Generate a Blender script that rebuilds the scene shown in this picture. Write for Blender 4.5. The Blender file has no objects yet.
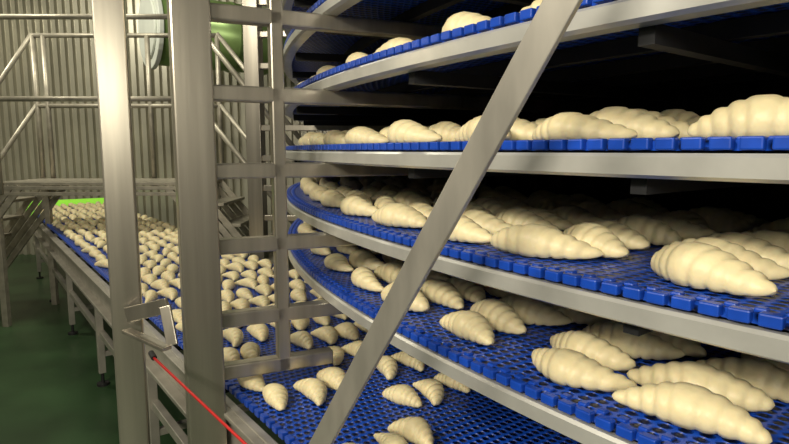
import bpy, bmesh, math, random
import numpy as np
from mathutils import Vector, Matrix
random.seed(4); rng=np.random.default_rng(4)
EYE=1.82
CX,CY,R=4.61,4.21,5.30
BW=1.10
SP=0.255
def tierz(k): return EYE+0.015+SP*k
col=bpy.context.scene.collection

# ---------------- materials ----------------
def newmat(name):
    m=bpy.data.materials.new(name); m.use_nodes=True
    nt=m.node_tree; b=nt.nodes['Principled BSDF']
    return m,nt,b
def N(nt,t,**kw):
    n=nt.nodes.new(t)
    for k,v in kw.items(): setattr(n,k,v)
    return n
def simple(name,c,rough=.5,metal=0.,noise=0.,nscale=8.,bump=0.,stretch=None):
    m,nt,b=newmat(name)
    b.inputs['Base Color'].default_value=(*c,1); b.inputs['Roughness'].default_value=rough
    b.inputs['Metallic'].default_value=metal
    if noise or bump:
        tc=N(nt,'ShaderNodeTexCoord'); mp=N(nt,'ShaderNodeMapping')
        nt.links.new(tc.outputs['Object'],mp.inputs[0])
        if stretch: mp.inputs['Scale'].default_value=stretch
        ns=N(nt,'ShaderNodeTexNoise'); ns.inputs['Scale'].default_value=nscale; ns.inputs['Detail'].default_value=5
        nt.links.new(mp.outputs[0],ns.inputs['Vector'])
        if noise:
            cr=N(nt,'ShaderNodeValToRGB')
            cr.color_ramp.elements[0].position=.3; cr.color_ramp.elements[1].position=.7
            cr.color_ramp.elements[0].color=(*[x*(1-noise) for x in c],1)
            cr.color_ramp.elements[1].color=(*[min(1,x*(1+noise)) for x in c],1)
            nt.links.new(ns.outputs['Fac'],cr.inputs[0]); nt.links.new(cr.outputs[0],b.inputs['Base Color'])
        if bump:
            bp=N(nt,'ShaderNodeBump'); bp.inputs['Strength'].default_value=bump; bp.inputs['Distance'].default_value=.01
            nt.links.new(ns.outputs['Fac'],bp.inputs['Height']); nt.links.new(bp.outputs[0],b.inputs['Normal'])
    return m
M_steel=simple('brushed_stainless',(.42,.385,.32),.30,.82,.25,14,.06,(1,1,.05))
M_brace=simple('brace_stainless',(.46,.43,.375),.36,.6,.18,14,.05,(1,1,.3))
M_rail=simple('rail_stainless',(.62,.61,.57),.32,.5,.10,10)
M_dark=simple('dark_steel',(.030,.030,.032),.6,.5,.3,6)
M_drum=simple('drum_steel',(.012,.012,.013),.7,.3,.3,6)
M_frame=simple('conveyor_frame_steel',(.44,.41,.35),.38,.5,.15,9)
M_block=simple('blue_edge_plastic',(.007,.058,.42),.36,0,.15,30)
M_dough=simple('raw_dough',(.84,.72,.43),.44,0,.06,40,.18)
db=M_dough.node_tree.nodes['Principled BSDF']
db.inputs['Subsurface Weight'].default_value=.2; db.inputs['Subsurface Radius'].default_value=(1,.6,.3); db.inputs['Subsurface Scale'].default_value=.006
M_floor=simple('green_epoxy_floor',(.032,.072,.028),.34,0,.35,1.6,.1)
M_wall=simple('corrugated_wall_panel',(.50,.475,.38),.36,.4,.15,1.5)
M_plain=simple('painted_wall',(.45,.44,.40),.7,0,.08,2)
M_ceil=simple('ceiling_panel',(.35,.35,.33),.8,0,.08,2)
M_red=simple('red_cord',(.60,.02,.02),.4)
M_green=simple('glowing_green_guard',(.38,.85,.05),.4)
gb=M_green.node_tree.nodes['Principled BSDF']; gb.inputs['Emission Color'].default_value=(.35,.9,.08,1); gb.inputs['Emission Strength'].default_value=.5  # green glow put into the guard material as emission; guards are no lamp
M_duct=simple('green_tinted_duct',(.20,.30,.10),.3,.35,.3,3)
M_white=simple('white_flange',(.72,.75,.68),.45,0,.05,4)
M_black=simple('black_rubber',(.015,.015,.015),.6)
M_grate=simple('platform_grating',(.42,.385,.31),.45,.5,.2,12)

def belt_material():
    m,nt,b=newmat('blue_modular_belt')
    uv=N(nt,'ShaderNodeUVMap'); sep=N(nt,'ShaderNodeSeparateXYZ'); nt.links.new(uv.outputs[0],sep.inputs[0])
    def math_(op,a,b_=None):
        n=N(nt,'ShaderNodeMath',operation=op)
        for i,x in enumerate([a,b_]):
            if x is None: continue
            if isinstance(x,(int,float)): n.inputs[i].default_value=x
            else: nt.links.new(x,n.inputs[i])
        return n.outputs[0]
    u=math_('DIVIDE',sep.outputs[0],.032); v=math_('DIVIDE',sep.outputs[1],.025)
    row=math_('FLOOR',u); par=math_('MULTIPLY',math_('MODULO',row,2.0),.5)
    v2=math_('ADD',v,par)
    fu=math_('SUBTRACT',math_('FRACT',u),.5); fv=math_('SUBTRACT',math_('FRACT',v2),.5)
    d=math_('SQRT',math_('ADD',math_('POWER',math_('MULTIPLY',math_('ABSOLUTE',fu),1.15),2),math_('POWER',math_('ABSOLUTE',fv),2)))
    cr=N(nt,'ShaderNodeValToRGB'); nt.links.new(d,cr.inputs[0])
    e=cr.color_ramp.elements; e[0].position=.22; e[0].color=(.001,.004,.03,1); e[1].position=.44; e[1].color=(.009,.075,.52,1)
    nt.links.new(cr.outputs[0],b.inputs['Base Color'])
    rr=N(nt,'ShaderNodeMapRange'); rr.inputs[1].default_value=.2; rr.inputs[2].default_value=.5
    nt.links.new(d,rr.inputs[0])
    bp=N(nt,'ShaderNodeBump'); bp.inputs['Strength'].default_value=1; bp.inputs['Distance'].default_value=.010
    nt.links.new(rr.outputs[0],bp.inputs['Height']); nt.links.new(bp.outputs[0],b.inputs['Normal'])
    b.inputs['Roughness'].default_value=.33
    return m
M_belt=belt_material()

# ---------------- mesh helpers ----------------
class MB:
    def __init__(s): s.v=[];s.f=[]
    def box(s,c,size,rot=0.,M=None):
        if M is None: M=Matrix.Translation(c)@Matrix.Rotation(rot,4,'Z')
        b=len(s.v); x,y,z=[q/2 for q in size]
        for dx,dy,dz in [(-x,-y,-z),(x,-y,-z),(x,y,-z),(-x,y,-z),(-x,-y,z),(x,-y,z),(x,y,z),(-x,y,z)]:
            s.v.append(tuple(M@Vector((dx,dy,dz))))
        for q in [(0,3,2,1),(4,5,6,7),(0,1,5,4),(1,2,6,5),(2,3,7,6),(3,0,4,7)]: s.f.append(tuple(b+i for i in q))
    def bar(s,a,b_,w,t,nrm=(0,0,1)):
        a=Vector(a);b_=Vector(b_);d=(b_-a);L=d.length;d.normalize();n=Vector(nrm);n=(n-d*n.dot(d)).normalized();y=n.cross(d)
        M=Matrix((( d.x,y.x,n.x,0),(d.y,y.y,n.y,0),(d.z,y.z,n.z,0),(0,0,0,1)))
        M=Matrix.Translation((a+b_)/2)@M
        s.box(None,(L,w,t),M=M)
    def tube(s,a,b_,r,n=14,caps=True):
        a=Vector(a);b_=Vector(b_);d=(b_-a).normalized()
        x=d.orthogonal().normalized();y=d.cross(x);b=len(s.v)
        for p in (a,b_):
            for i in range(n):
                t=2*math.pi*i/n; s.v.append(tuple(p+x*r*math.cos(t)+y*r*math.sin(t)))
        for i in range(n):
            j=(i+1)%n; s.f.append((b+i,b+j,b+n+j,b+n+i))
        if caps: s.f.append(tuple(b+i for i in reversed(range(n)))); s.f.append(tuple(b+n+i for i in range(n)))
    def obj(s,name,mat,parent=None,bevel=0.,smooth=False):
        me=bpy.data.meshes.new(name); me.from_pydata(s.v,[],s.f); me.materials.append(mat)
        bm=bmesh.new(); bm.from_mesh(me); bmesh.ops.recalc_face_normals(bm,faces=bm.faces); bm.to_mesh(me); bm.free()
        o=bpy.data.objects.new(name,me); col.objects.link(o)
        if parent: o.parent=parent
        if bevel:
            md=o.modifiers.new('bevel','BEVEL'); md.width=bevel; md.segments=2; md.limit_method='ANGLE'
        if smooth:
            for p in me.polygons: p.use_smooth=len(p.vertices)==4
        return o
def empty(name,loc=(0,0,0)):
    o=bpy.data.objects.new(name,None); col.objects.link(o); o.empty_display_size=.2; return o

def sweep(name,profile,mat,parent,a0=0,a1=360,seg=360):
    closed=(a1-a0)>=359.9; n=seg if closed else seg+1; P=len(profile)
    v=[];f=[];uv=[]
    for i in range(n):
        a=math.radians(a0+(a1-a0)*i/seg)
        for r,z in profile: v.append((CX+r*math.cos(a),CY+r*math.sin(a),z))
    for i in range(seg):
        i2=(i+1)%n; ua=math.radians(a0+(a1-a0)*i/seg)*R; ub=math.radians(a0+(a1-a0)*(i+1)/seg)*R
        for j in range(P):
            k=(j+1)%P
            f.append((i*P+j,i2*P+j,i2*P+k,i*P+k))
            vj=profile[j][0]+profile[j][1]; vk=profile[k][0]+profile[k][1]
            uv+= [ua,vj,ub,vj,ub,vk,ua,vk]
    me=bpy.data.meshes.new(name); me.from_pydata(v,[],f); me.materials.append(mat)
    l=me.uv_layers.new(name='UVMap'); l.data.foreach_set('uv',uv)
    bm=bmesh.new(); bm.from_mesh(me); bmesh.ops.recalc_face_normals(bm,faces=bm.faces); bm.to_mesh(me); bm.free()
    o=bpy.data.objects.new(name,me); col.objects.link(o); o.parent=parent
    return o

def pol(r,deg,z=0.):
    a=math.radians(deg); return Vector((CX+r*math.cos(a),CY+r*math.sin(a),z))

# ---------------- room ----------------
XL,XR,YF,YB,H=-7.2,10.6,-3.2,9.9,5.4
m=MB(); m.box(((XL+XR)/2,(YF+YB)/2,-.05),(XR-XL,YB-YF,.1)); m.obj('floor',M_floor)
m=MB(); m.box(((XL+XR)/2,(YF+YB)/2,H+.05),(XR-XL,YB-YF,.1)); m.obj('ceiling',M_ceil)
def corrug(name,p0,p1,nrm):
    p0=Vector(p0);p1=Vector(p1);d=(p1-p0);L=d.length;d.normalize();n=Vector(nrm)
    per=.13;xs=[];k=0
    prof=[(0,0),(.045,0),(.060,.065),(.115,.065)]
    while k*per<L:
        for a,b in prof:
            if k*per+a<=L: xs.append((k*per+a,b))
        k+=1
    xs.append((L,0)); v=[];f=[]
    for x,o_ in xs:
        q=p0+d*x+n*o_; v+=[(q.x,q.y,0),(q.x,q.y,H)]
    for i in range(len(xs)-1): f.append((2*i,2*i+2,2*i+3,2*i+1))
    mb=MB(); mb.v=v;mb.f=f; mb.box(((p0.x+p1.x)/2-n.x*.05,(p0.y+p1.y)/2-n.y*.05,H/2),(abs(p1.x-p0.x)+.08*abs(n.x),abs(p1.y-p0.y)+.08*abs(n.y),H))
    mb.obj(name,M_wall)
corrug('wall_back',(XL,YB,0),(XR,YB,0),(0,-1,0))
corrug('wall_left',(XL,YF,0),(XL,YB,0),(1,0,0))
m=MB(); m.box((XR+.05,(YF+YB)/2,H/2),(.1,YB-YF,H)); m.obj('wall_right',M_plain)
m=MB(); m.box(((XL+XR)/2,YF-.05,H/2),(XR-XL,.1,H)); m.obj('wall_front',M_plain)

# ---------------- spiral conveyor ----------------
spiral=empty('spiral_conveyor')
tiers=list(range(-2,8))
blocks=MB(); radial=MB(); 
for k in tiers:
    z=tierz(k)
    sweep('belt_tier',[(R,z),(R,z-.016),(R-BW,z-.016),(R-BW,z)],M_belt,spiral,seg=300)
    sweep('outer_rail',[(R+.014,z-.020),(R+.020,z-.026),(R+.020,z-.056),(R+.008,z-.062),(R-.03,z-.062),(R-.03,z-.055),(R-.002,z-.052),(R-.002,z-.020)],M_rail,spiral,seg=300)
    for rr in (.30,.58,.86,1.07):
        sweep('inner_rail',[(R-rr,z-.018),(R-rr,z-.055),(R-rr-.03,z-.055),(R-rr-.03,z-.018)],M_dark,spiral,seg=180)
    pitch=.042; na=int(math.radians(115)*R/pitch)
    if k<=4:
        for i in range(na):
            a=150+115*i/na
            blocks.box(pol(R+.004,a,z-.005),(.020,.032,.020),math.radians(a))
            blocks.box(pol(R-.022,a+.22,z+.001),(.018,.018,.009),math.radians(a))
    for a in np.arange(0,360,7.5):
        radial.bar(pol(R-.03,a,z-.075),pol(R-BW-.05,a,z-.075),.03,.035)
blocks.obj('belt_edge_links',M_block,spiral,bevel=.003)
radial.obj('radial_supports',M_dark,spiral)
sweep('drum',[(R-BW-.16,.05),(R-BW-.16,4.6),(R-BW-.2,4.6),(R-BW-.2,.05)],M_drum,spiral,seg=160)
m=MB()
for a in np.arange(0,360,3): m.box(pol(R-BW-.13,a,2.3),(.04,.05,4.5),math.radians(a))
m.obj('drum_bars',M_drum,spiral)

# ---------------- posts and support brackets ----------------
PS=(.12,.14)
def post(x,y,size=PS,top=4.6):
    a=math.atan2(y-CY,x-CX)
    mb=MB(); mb.box((x,y,top/2),(size[0],size[1],top),a)
    mb.box((x,y,.01),(size[0]+.1,size[1]+.1,.02),a)
    return mb
def brackets(mb,x,y,tz,inner=R-BW):
    a=math.atan2(y-CY,x-CX); d=Vector((math.cos(a),math.sin(a),0))
    rp=math.hypot(x-CX,y-CY)
    for k,z in tz:
        p=Vector((CX,CY,z))
        rin=inner if k>=-2 else R
        mb.bar(p+d*(rp-.05),p+d*rin,.05,.052)
P2=(-.655,1.88)
heights=[(k,tierz(k)-.085) for k in tiers]
mb=post(*P2); brackets(mb,*P2,heights+[(-3,EYE-.765)])
a2=math.atan2(P2[1]-CY,P2[0]-CX); d2=Vector((math.cos(a2),math.sin(a2),0))
rp=math.hypot(P2[0]-CX,P2[1]-CY)
hp=Vector((CX,CY,0))+d2*(rp-.275)
mb.box((hp.x,hp.y,(EYE-.79+4.5)/2),(.045,.05,4.5-(EYE-.79)),a2)
mb.obj('steel_support_post',M_steel,bevel=.006)
mb=post(-.93,1.93,(.095,.10)); mb.obj('steel_support_post.001',M_steel,bevel=.006)
mb=post(-1.18,4.9,(.13,.12)); brackets(mb,-1.18,4.9,heights); mb.obj('steel_support_post.002',M_steel,bevel=.006)
mb=post(1.27,-.27); brackets(mb,1.27,-.27,heights,R-.02); mb.obj('steel_support_post.003',M_steel,bevel=.006)
for i,a in enumerate([140,110,75,35,-5,-45,-80]):
    p=pol(R+.22,a)
    if p.x>XR-.1 or p.y>YB-.1: p=pol(R+.15,a)
    mb=post(p.x,p.y,(.12,.12)); brackets(mb,p.x,p.y,heights,R-.02); mb.obj('steel_support_post.%03d'%(i+4),M_steel,bevel=.006)

A=Vector((.255,.90,EYE+.2255)); B=Vector((-.186,1.35,EYE-.733)); D=B-A
m=MB(); m.bar(A-D*2.2,A+D*1.88,.058,.012,nrm=(.715,.70,0)); m.obj('diagonal_brace',M_brace,bevel=.002)

# ---------------- straight conveyor ----------------
conv=empty('straight_conveyor')
p0=Vector((-.95,2.44,0)); d=Vector((.6,-.8,0)); n=Vector((.8,.6,0))
ZB=EYE-.86
t0,t1=-7.55,3.1
def cp(t,w,z): q=p0+d*t+n*w; return Vector((q.x,q.y,z))
me=bpy.data.meshes.new('belt')
vs=[];
for (t,w,z) in [(t0,.02,ZB),(t1,.02,ZB),(t1,1.08,ZB),(t0,1.08,ZB),(t0,.02,ZB-.016),(t1,.02,ZB-.016),(t1,1.08,ZB-.016),(t0,1.08,ZB-.016)]: vs.append(tuple(cp(t,w,z)))
me.from_pydata(vs,[],[(0,1,2,3),(7,6,5,4),(0,4,5,1),(1,5,6,2),(2,6,7,3),(3,7,4,0)])
l=me.uv_layers.new(name='UVMap')
for lp,uvd in zip(me.loops,l.data):
    q=Vector(me.vertices[lp.vertex_index].co)-p0; uvd.uv=(q.dot(d)+20,q.dot(n)+5)
me.materials.append(M_belt); o=bpy.data.objects.new('belt',me); col.objects.link(o); o.parent=conv
m=MB()
t=t0
while t<t1:
    m.box(cp(t,.012,ZB-.002),(.031,.022,.022),math.atan2(d.y,d.x)); m.box(cp(t,1.088,ZB-.002),(.031,.022,.022),math.atan2(d.y,d.x)); t+=.045
m.obj('belt_edge_links',M_block,conv,bevel=.003)
m=MB()
for w in (-.02,1.12):
    m.bar(cp(t0,w,ZB-.10),cp(t1,w,ZB-.10),.03,.15)
m.bar(cp(t0,-.045,ZB-.185),cp(t1,-.045,ZB-.185),.07,.02)
m.bar(cp(t0,-.04,ZB-.035),cp(t1,-.04,ZB-.035),.05,.015)
m.bar(cp(t0,.04,.42),cp(t1,.04,.42),.04,.05); m.bar(cp(t0,1.06,.42),cp(t1,1.06,.42),.04,.05)
t=-6.9
while t<3.1:
    for w in (.03,1.07):
        m.box(cp(t,w,(ZB-.17)/2+.05),(.05,.05,ZB-.17-.1),math.atan2(d.y,d.x))
    m.bar(cp(t,.03,ZB-.2),cp(t,1.07,ZB-.2),.04,.05)
    m.bar(cp(t,.03,.25),cp(t,1.07,.25),.04,.04)
    t+=1.55
m.obj('frame',M_frame,conv,bevel=.003)
m=MB(); t=-6.9
while t<3.1:
    for w in (.03,1.07):
        m.tube(cp(t,w,0),cp(t,w,.02),.045); m.tube(cp(t,w,.02),cp(t,w,.11),.012)
    t+=1.55
t=-7.4
while t<3: 
    m.tube(cp(t,.0,ZB-.07),cp(t,1.1,ZB-.07),.022); t+=.6
m.obj('feet_and_rollers',M_black,conv)
m=MB(); m.bar(cp(t0,-.03,ZB+.03),cp(t0+1.2,-.03,ZB+.03),.03,.07); m.bar(cp(t0,1.13,ZB+.03),cp(t0+1.2,1.13,ZB+.03),.03,.07)
m.bar(cp(t0,-.03,ZB+.05),cp(t0,1.13,ZB+.05),.03,.10)
m.obj('green_glow_guards',M_green,conv)  # strips stand in for the yellow-green glow at the far end

# ---------------- croissants ----------------
BND=[0,.20,.42,.63,.82,1.0]
def croissant_base(L=.255,W=.096,nu=66,nv=18,bend=.10,RI=(1,.91,.75,.57,.38),lop=0.):
    us=np.linspace(-1,1,nu); V=[]; NL=len(RI)-1
    for u in us:
        for j in range(nv):
            ph=2*math.pi*j/nv
            au=abs(u)*(1+lop*u*(1-abs(u)))+(.034*math.cos(ph+.6))*min(1,abs(u)*5)*(1-abs(u)**6)
            au=min(1,max(0,au))
            i=0
            while i<NL and au>BND[i+1]: i+=1
            s=(au-BND[i])/(BND[i+1]-BND[i])
            if i==0: f=.86+.14*max(0,1-s**4)
            elif i<NL: f=.83+.19*max(0,math.sin(math.pi*(.12+.88*s)))**.55-.07*s
            else: f=math.sqrt(max(1e-5,1-s*s))*1.0
            r=W/2*RI[i]*f
            y=r*math.cos(ph); z=r*math.sin(ph)*.88
            z=max(z,-.60*r)+.60*W/2*RI[i]*.9*(.9 if i<4 else 1)
            V.append((u*L/2, y-bend*L*(abs(u)**2.2-.3), z))
    V=np.array(V)
    G=V.reshape(nu,nv,3); S=G.copy(); S[1:-1]=.16*G[:-2]+.68*G[1:-1]+.16*G[2:]; V=S.reshape(-1,3)
    V[:,2]-=V[:,2].min()
    F=[]
    for i in range(nu-1):
        for j in range(nv):
            k=(j+1)%nv; F.append((i*nv+j,(i+1)*nv+j,(i+1)*nv+k,i*nv+k))
    return V,np.array(F)
bases=[croissant_base(),croissant_base(.242,.100,bend=.04,lop=.25),croissant_base(.27,.093,bend=.18,RI=(1,.89,.72,.54,.37)),croissant_base(.26,.096,bend=-.06,lop=-.3),croissant_base(.25,.095,bend=.15,lop=.4)]
def croissants(name,places,sc=(1.,1.,1.)):
    allV=[];allF=[];off=0
    for (x,y,z,ang) in places:
        V,F=bases[rng.integers(len(bases))]
        s=np.array(sc)*(1+rng.normal(0,.06,3)); a=ang+rng.normal(0,.15)
        c,sn=math.cos(a),math.sin(a); X=V*s
        if rng.random()<.5: X=X*np.array([-1,1,1]); Fx=F[:,::-1]
        else: Fx=F
        P=np.stack([X[:,0]*c-X[:,1]*sn+x+rng.normal(0,.007),X[:,0]*sn+X[:,1]*c+y+rng.normal(0,.007),X[:,2]+z],1)
        allV.append(P); allF.append(Fx+off); off+=len(V)
    V=np.concatenate(allV);F=np.concatenate(allF)
    me=bpy.data.meshes.new(name); me.vertices.add(len(V)); me.vertices.foreach_set('co',V.ravel())
    me.loops.add(F.size); me.loops.foreach_set('vertex_index',F.ravel().astype(np.int32))
    me.polygons.add(len(F)); me.polygons.foreach_set('loop_start',np.arange(0,F.size,4,dtype=np.int32)); me.polygons.foreach_set('loop_total',np.full(len(F),4,dtype=np.int32))
    me.polygons.foreach_set('use_smooth',np.ones(len(F),dtype=bool))
    me.update(calc_edges=True); me.validate(); me.materials.append(M_dough)
    o=bpy.data.objects.new(name,me); col.objects.link(o); return o
pl=[]
step=math.degrees(.33/R)
ref={-2:215.1,-1:218.1,0:219.0,1:215.0,2:214.0,3:216.0}
for k in range(-2,4):
    a=ref[k]-step*16
    while a<246:
        jit=random.uniform(-.008,.008)
        for j in range(8):
            r=R-.115-.119*j+jit
            aa=a+math.degrees(rng.normal(0,.022)/R)
            p=pol(r,aa,tierz(k)+.002)
            pl.append((p.x,p.y,p.z,math.radians(aa)+math.pi/2+math.pi))
        a+=step
croissants('raw_croissants',pl)
pl=[]; t=t0+.2
while t<t1-.2:
    for j in range(9):
        if t>.1 and rng.random()<.3: continue
        q=cp(t+rng.normal(0,.014),.085+.116*j,ZB+.002); pl.append((q.x,q.y,q.z,math.atan2(d.y,d.x)))
    t+=.24
croissants('raw_croissants.001',pl,(.74,.84,.84))

# ---------------- crossover platform ----------------
plat=empty('crossover_platform')
Y0,Y1=5.75,6.6; X0,X1=-4.08,-2.0
ZD=EYE-.34
m=MB()
for i in range(6): m.box(((X0+X1)/2,Y0+.06+i*.145,ZD),(X1-X0,.12,.03))
for yy in (Y0,Y1):
    for q in (.04,.10): m.box(((X0+X1)/2,yy,ZD-q),(X1-X0,.03,.035))
m.obj('deck',M_grate,plat,bevel=.003)
m=MB()
nst=6; rise=ZD/(nst+1); run=.165
for xs,sg in ((X0,-1),(X1,1)):
    for yy in (Y0,Y1):
        for q in (0,.11,.22,.33):
            m.bar((xs+sg*(q*.9-.30),yy,ZD-.03),(xs+sg*(run*(nst+1)+q*.9-.30),yy,0.02),.062,.025,nrm=(0,1,0))
    for i in range(1,nst+1):
        m.box((xs+sg*run*(i),(Y0+Y1)/2,ZD-rise*i),(.20,Y1-Y0-.03,.03))
for x in (X0+.05,X1-.05):
    for yy in (Y0,Y1): m.box((x,yy,(ZD-.1)/2),(.06,.06,ZD-.1))
m.obj('stairs',M_grate,plat,bevel=.002)
m=MB()
for yy in (Y0-.03,Y1+.03):
    for zz in (EYE+1.28,EYE+.50): m.tube((X0,yy,zz),(X1,yy,zz),.026)
    for x in (X0,X0+.12,(X0+X1)/2+.25,X1): m.tube((x,yy,ZD-.1),(x,yy,EYE+1.28),.028)
    for xs,sg in ((X0,-1),(X1,1)):
        L=run*(nst+1)
        for hz in (1.64,.86): m.tube((xs,yy,ZD+hz),(xs+sg*L,yy,hz),.026)
        m.tube((xs+sg*L,yy,.0),(xs+sg*L,yy,1.64),.026)
m.obj('handrails',M_grate,plat,smooth=True)

# ---------------- ventilation duct ----------------
duct=empty('ventilation_duct')
zc=EYE+1.56
a0=Vector((-3.12,7.62,zc)); da=Vector((.8,.6,0))
m=MB(); m.tube(a0,a0+da*3.3,.46,40); m.obj('tube',M_duct,duct,smooth=True)
m=MB()
for i in range(1,7): m.tube(a0+da*(.5*i),a0+da*(.5*i+.03),.475,40)
m.obj('seam_rings',M_duct,duct)
m=MB(); m.tube(a0-da*.06,a0,.52,40); m.tube(a0-da*.09,a0-da*.06,.40,40); m.obj('flange',M_white,duct,bevel=.01)
m=MB()
for q in (.4,1.6,2.8): m.tube(a0+da*q+Vector((0,0,.45)),a0+da*q+Vector((0,0,H-zc)),.012)
m.obj('hangers',M_steel,duct)

# ---------------- pull cord and bracket ----------------
m=MB()
c0=Vector((-.745,1.70,EYE-.640)); c1=Vector((-.36,1.30,EYE-.706)); e=c1-c0
m.tube(c0,c1+e*1.6,.004,8); m.obj('emergency_pull_cord',M_red,smooth=True)
br=empty('cord_bracket')
m=MB(); m.bar((-.90,1.86,EYE-.55),(-.735,1.80,EYE-.50),.012,.05,nrm=(0,0,1)); m.bar((-.74,1.79,EYE-.50),(-.71,1.76,EYE-.62),.035,.012,nrm=(0,1,0))
m.bar((-.90,1.85,EYE-.60),(-.72,1.74,EYE-.625),.035,.012,nrm=(0,0,1))
m.obj('arm',M_steel,br,bevel=.002)
m=MB(); m.tube((-.765,1.725,EYE-.632),(-.745,1.70,EYE-.640),.009); m.obj('eye_bolt',M_black,br)

# ---------------- unseen area lights ----------------
def lamp(loc,target,size,power,colr,i):
    par=empty('unseen_area_lamp' if i==0 else 'unseen_area_lamp.%03d'%i)  # unseen light source; housing and rod added around it
    ld=bpy.data.lights.new('lamp_light','AREA'); ld.shape='RECTANGLE'; ld.size=size[0]; ld.size_y=size[1]; ld.energy=power; ld.color=colr
    o=bpy.data.objects.new('lamp_light',ld); col.objects.link(o); o.location=loc
    q=(Vector(target)-Vector(loc)).to_track_quat('-Z','Y'); o.rotation_euler=q.to_euler(); o.parent=par
    M=Matrix.Translation(loc)@q.to_matrix().to_4x4()@Matrix.Translation((0,0,.06))
    m=MB(); m.box(None,(size[0]+.08,size[1]+.08,.08),M=M)
    m.tube(M@Vector((0,0,.04)),(loc[0],loc[1],H),.012)
    m.obj('housing',M_white,par)
lamp((-1.6,-1.6,3.2),(1.2,2.2,1.5),(1.3,.35),135,(1,.93,.77),0)
lamp((-2.6,.6,3.9),(.2,3.0,1.2),(1.2,.3),72,(1,.93,.77),1)
lamp((-5.6,5.6,4.8),(-3.6,9.0,1.8),(1.2,.3),115,(1,.95,.78),2)
lamp((-2.6,5.2,4.9),(-2.9,5.8,1.0),(1.0,.3),70,(1,.96,.78),3)
lamp((.3,-2.6,2.5),(.8,2.2,1.5),(1.3,.35),48,(1,.94,.78),4)  # low-angle fill added to brighten the inner croissant rows

w=bpy.data.worlds.new('world'); bpy.context.scene.world=w; w.use_nodes=True
w.node_tree.nodes['Background'].inputs[0].default_value=(.05,.05,.05,1)

cam=bpy.data.cameras.new('camera'); cam.lens=26.0; cam.sensor_width=36; cam.clip_start=.05
co=bpy.data.objects.new('camera',cam); col.objects.link(co); co.location=(0,0,EYE)
co.rotation_euler=(math.radians(90-7.2),0,0)
bpy.context.scene.camera=co
vs=bpy.context.scene.view_settings; vs.view_transform='Standard'
vs.look='None'
vs.exposure=-0.22
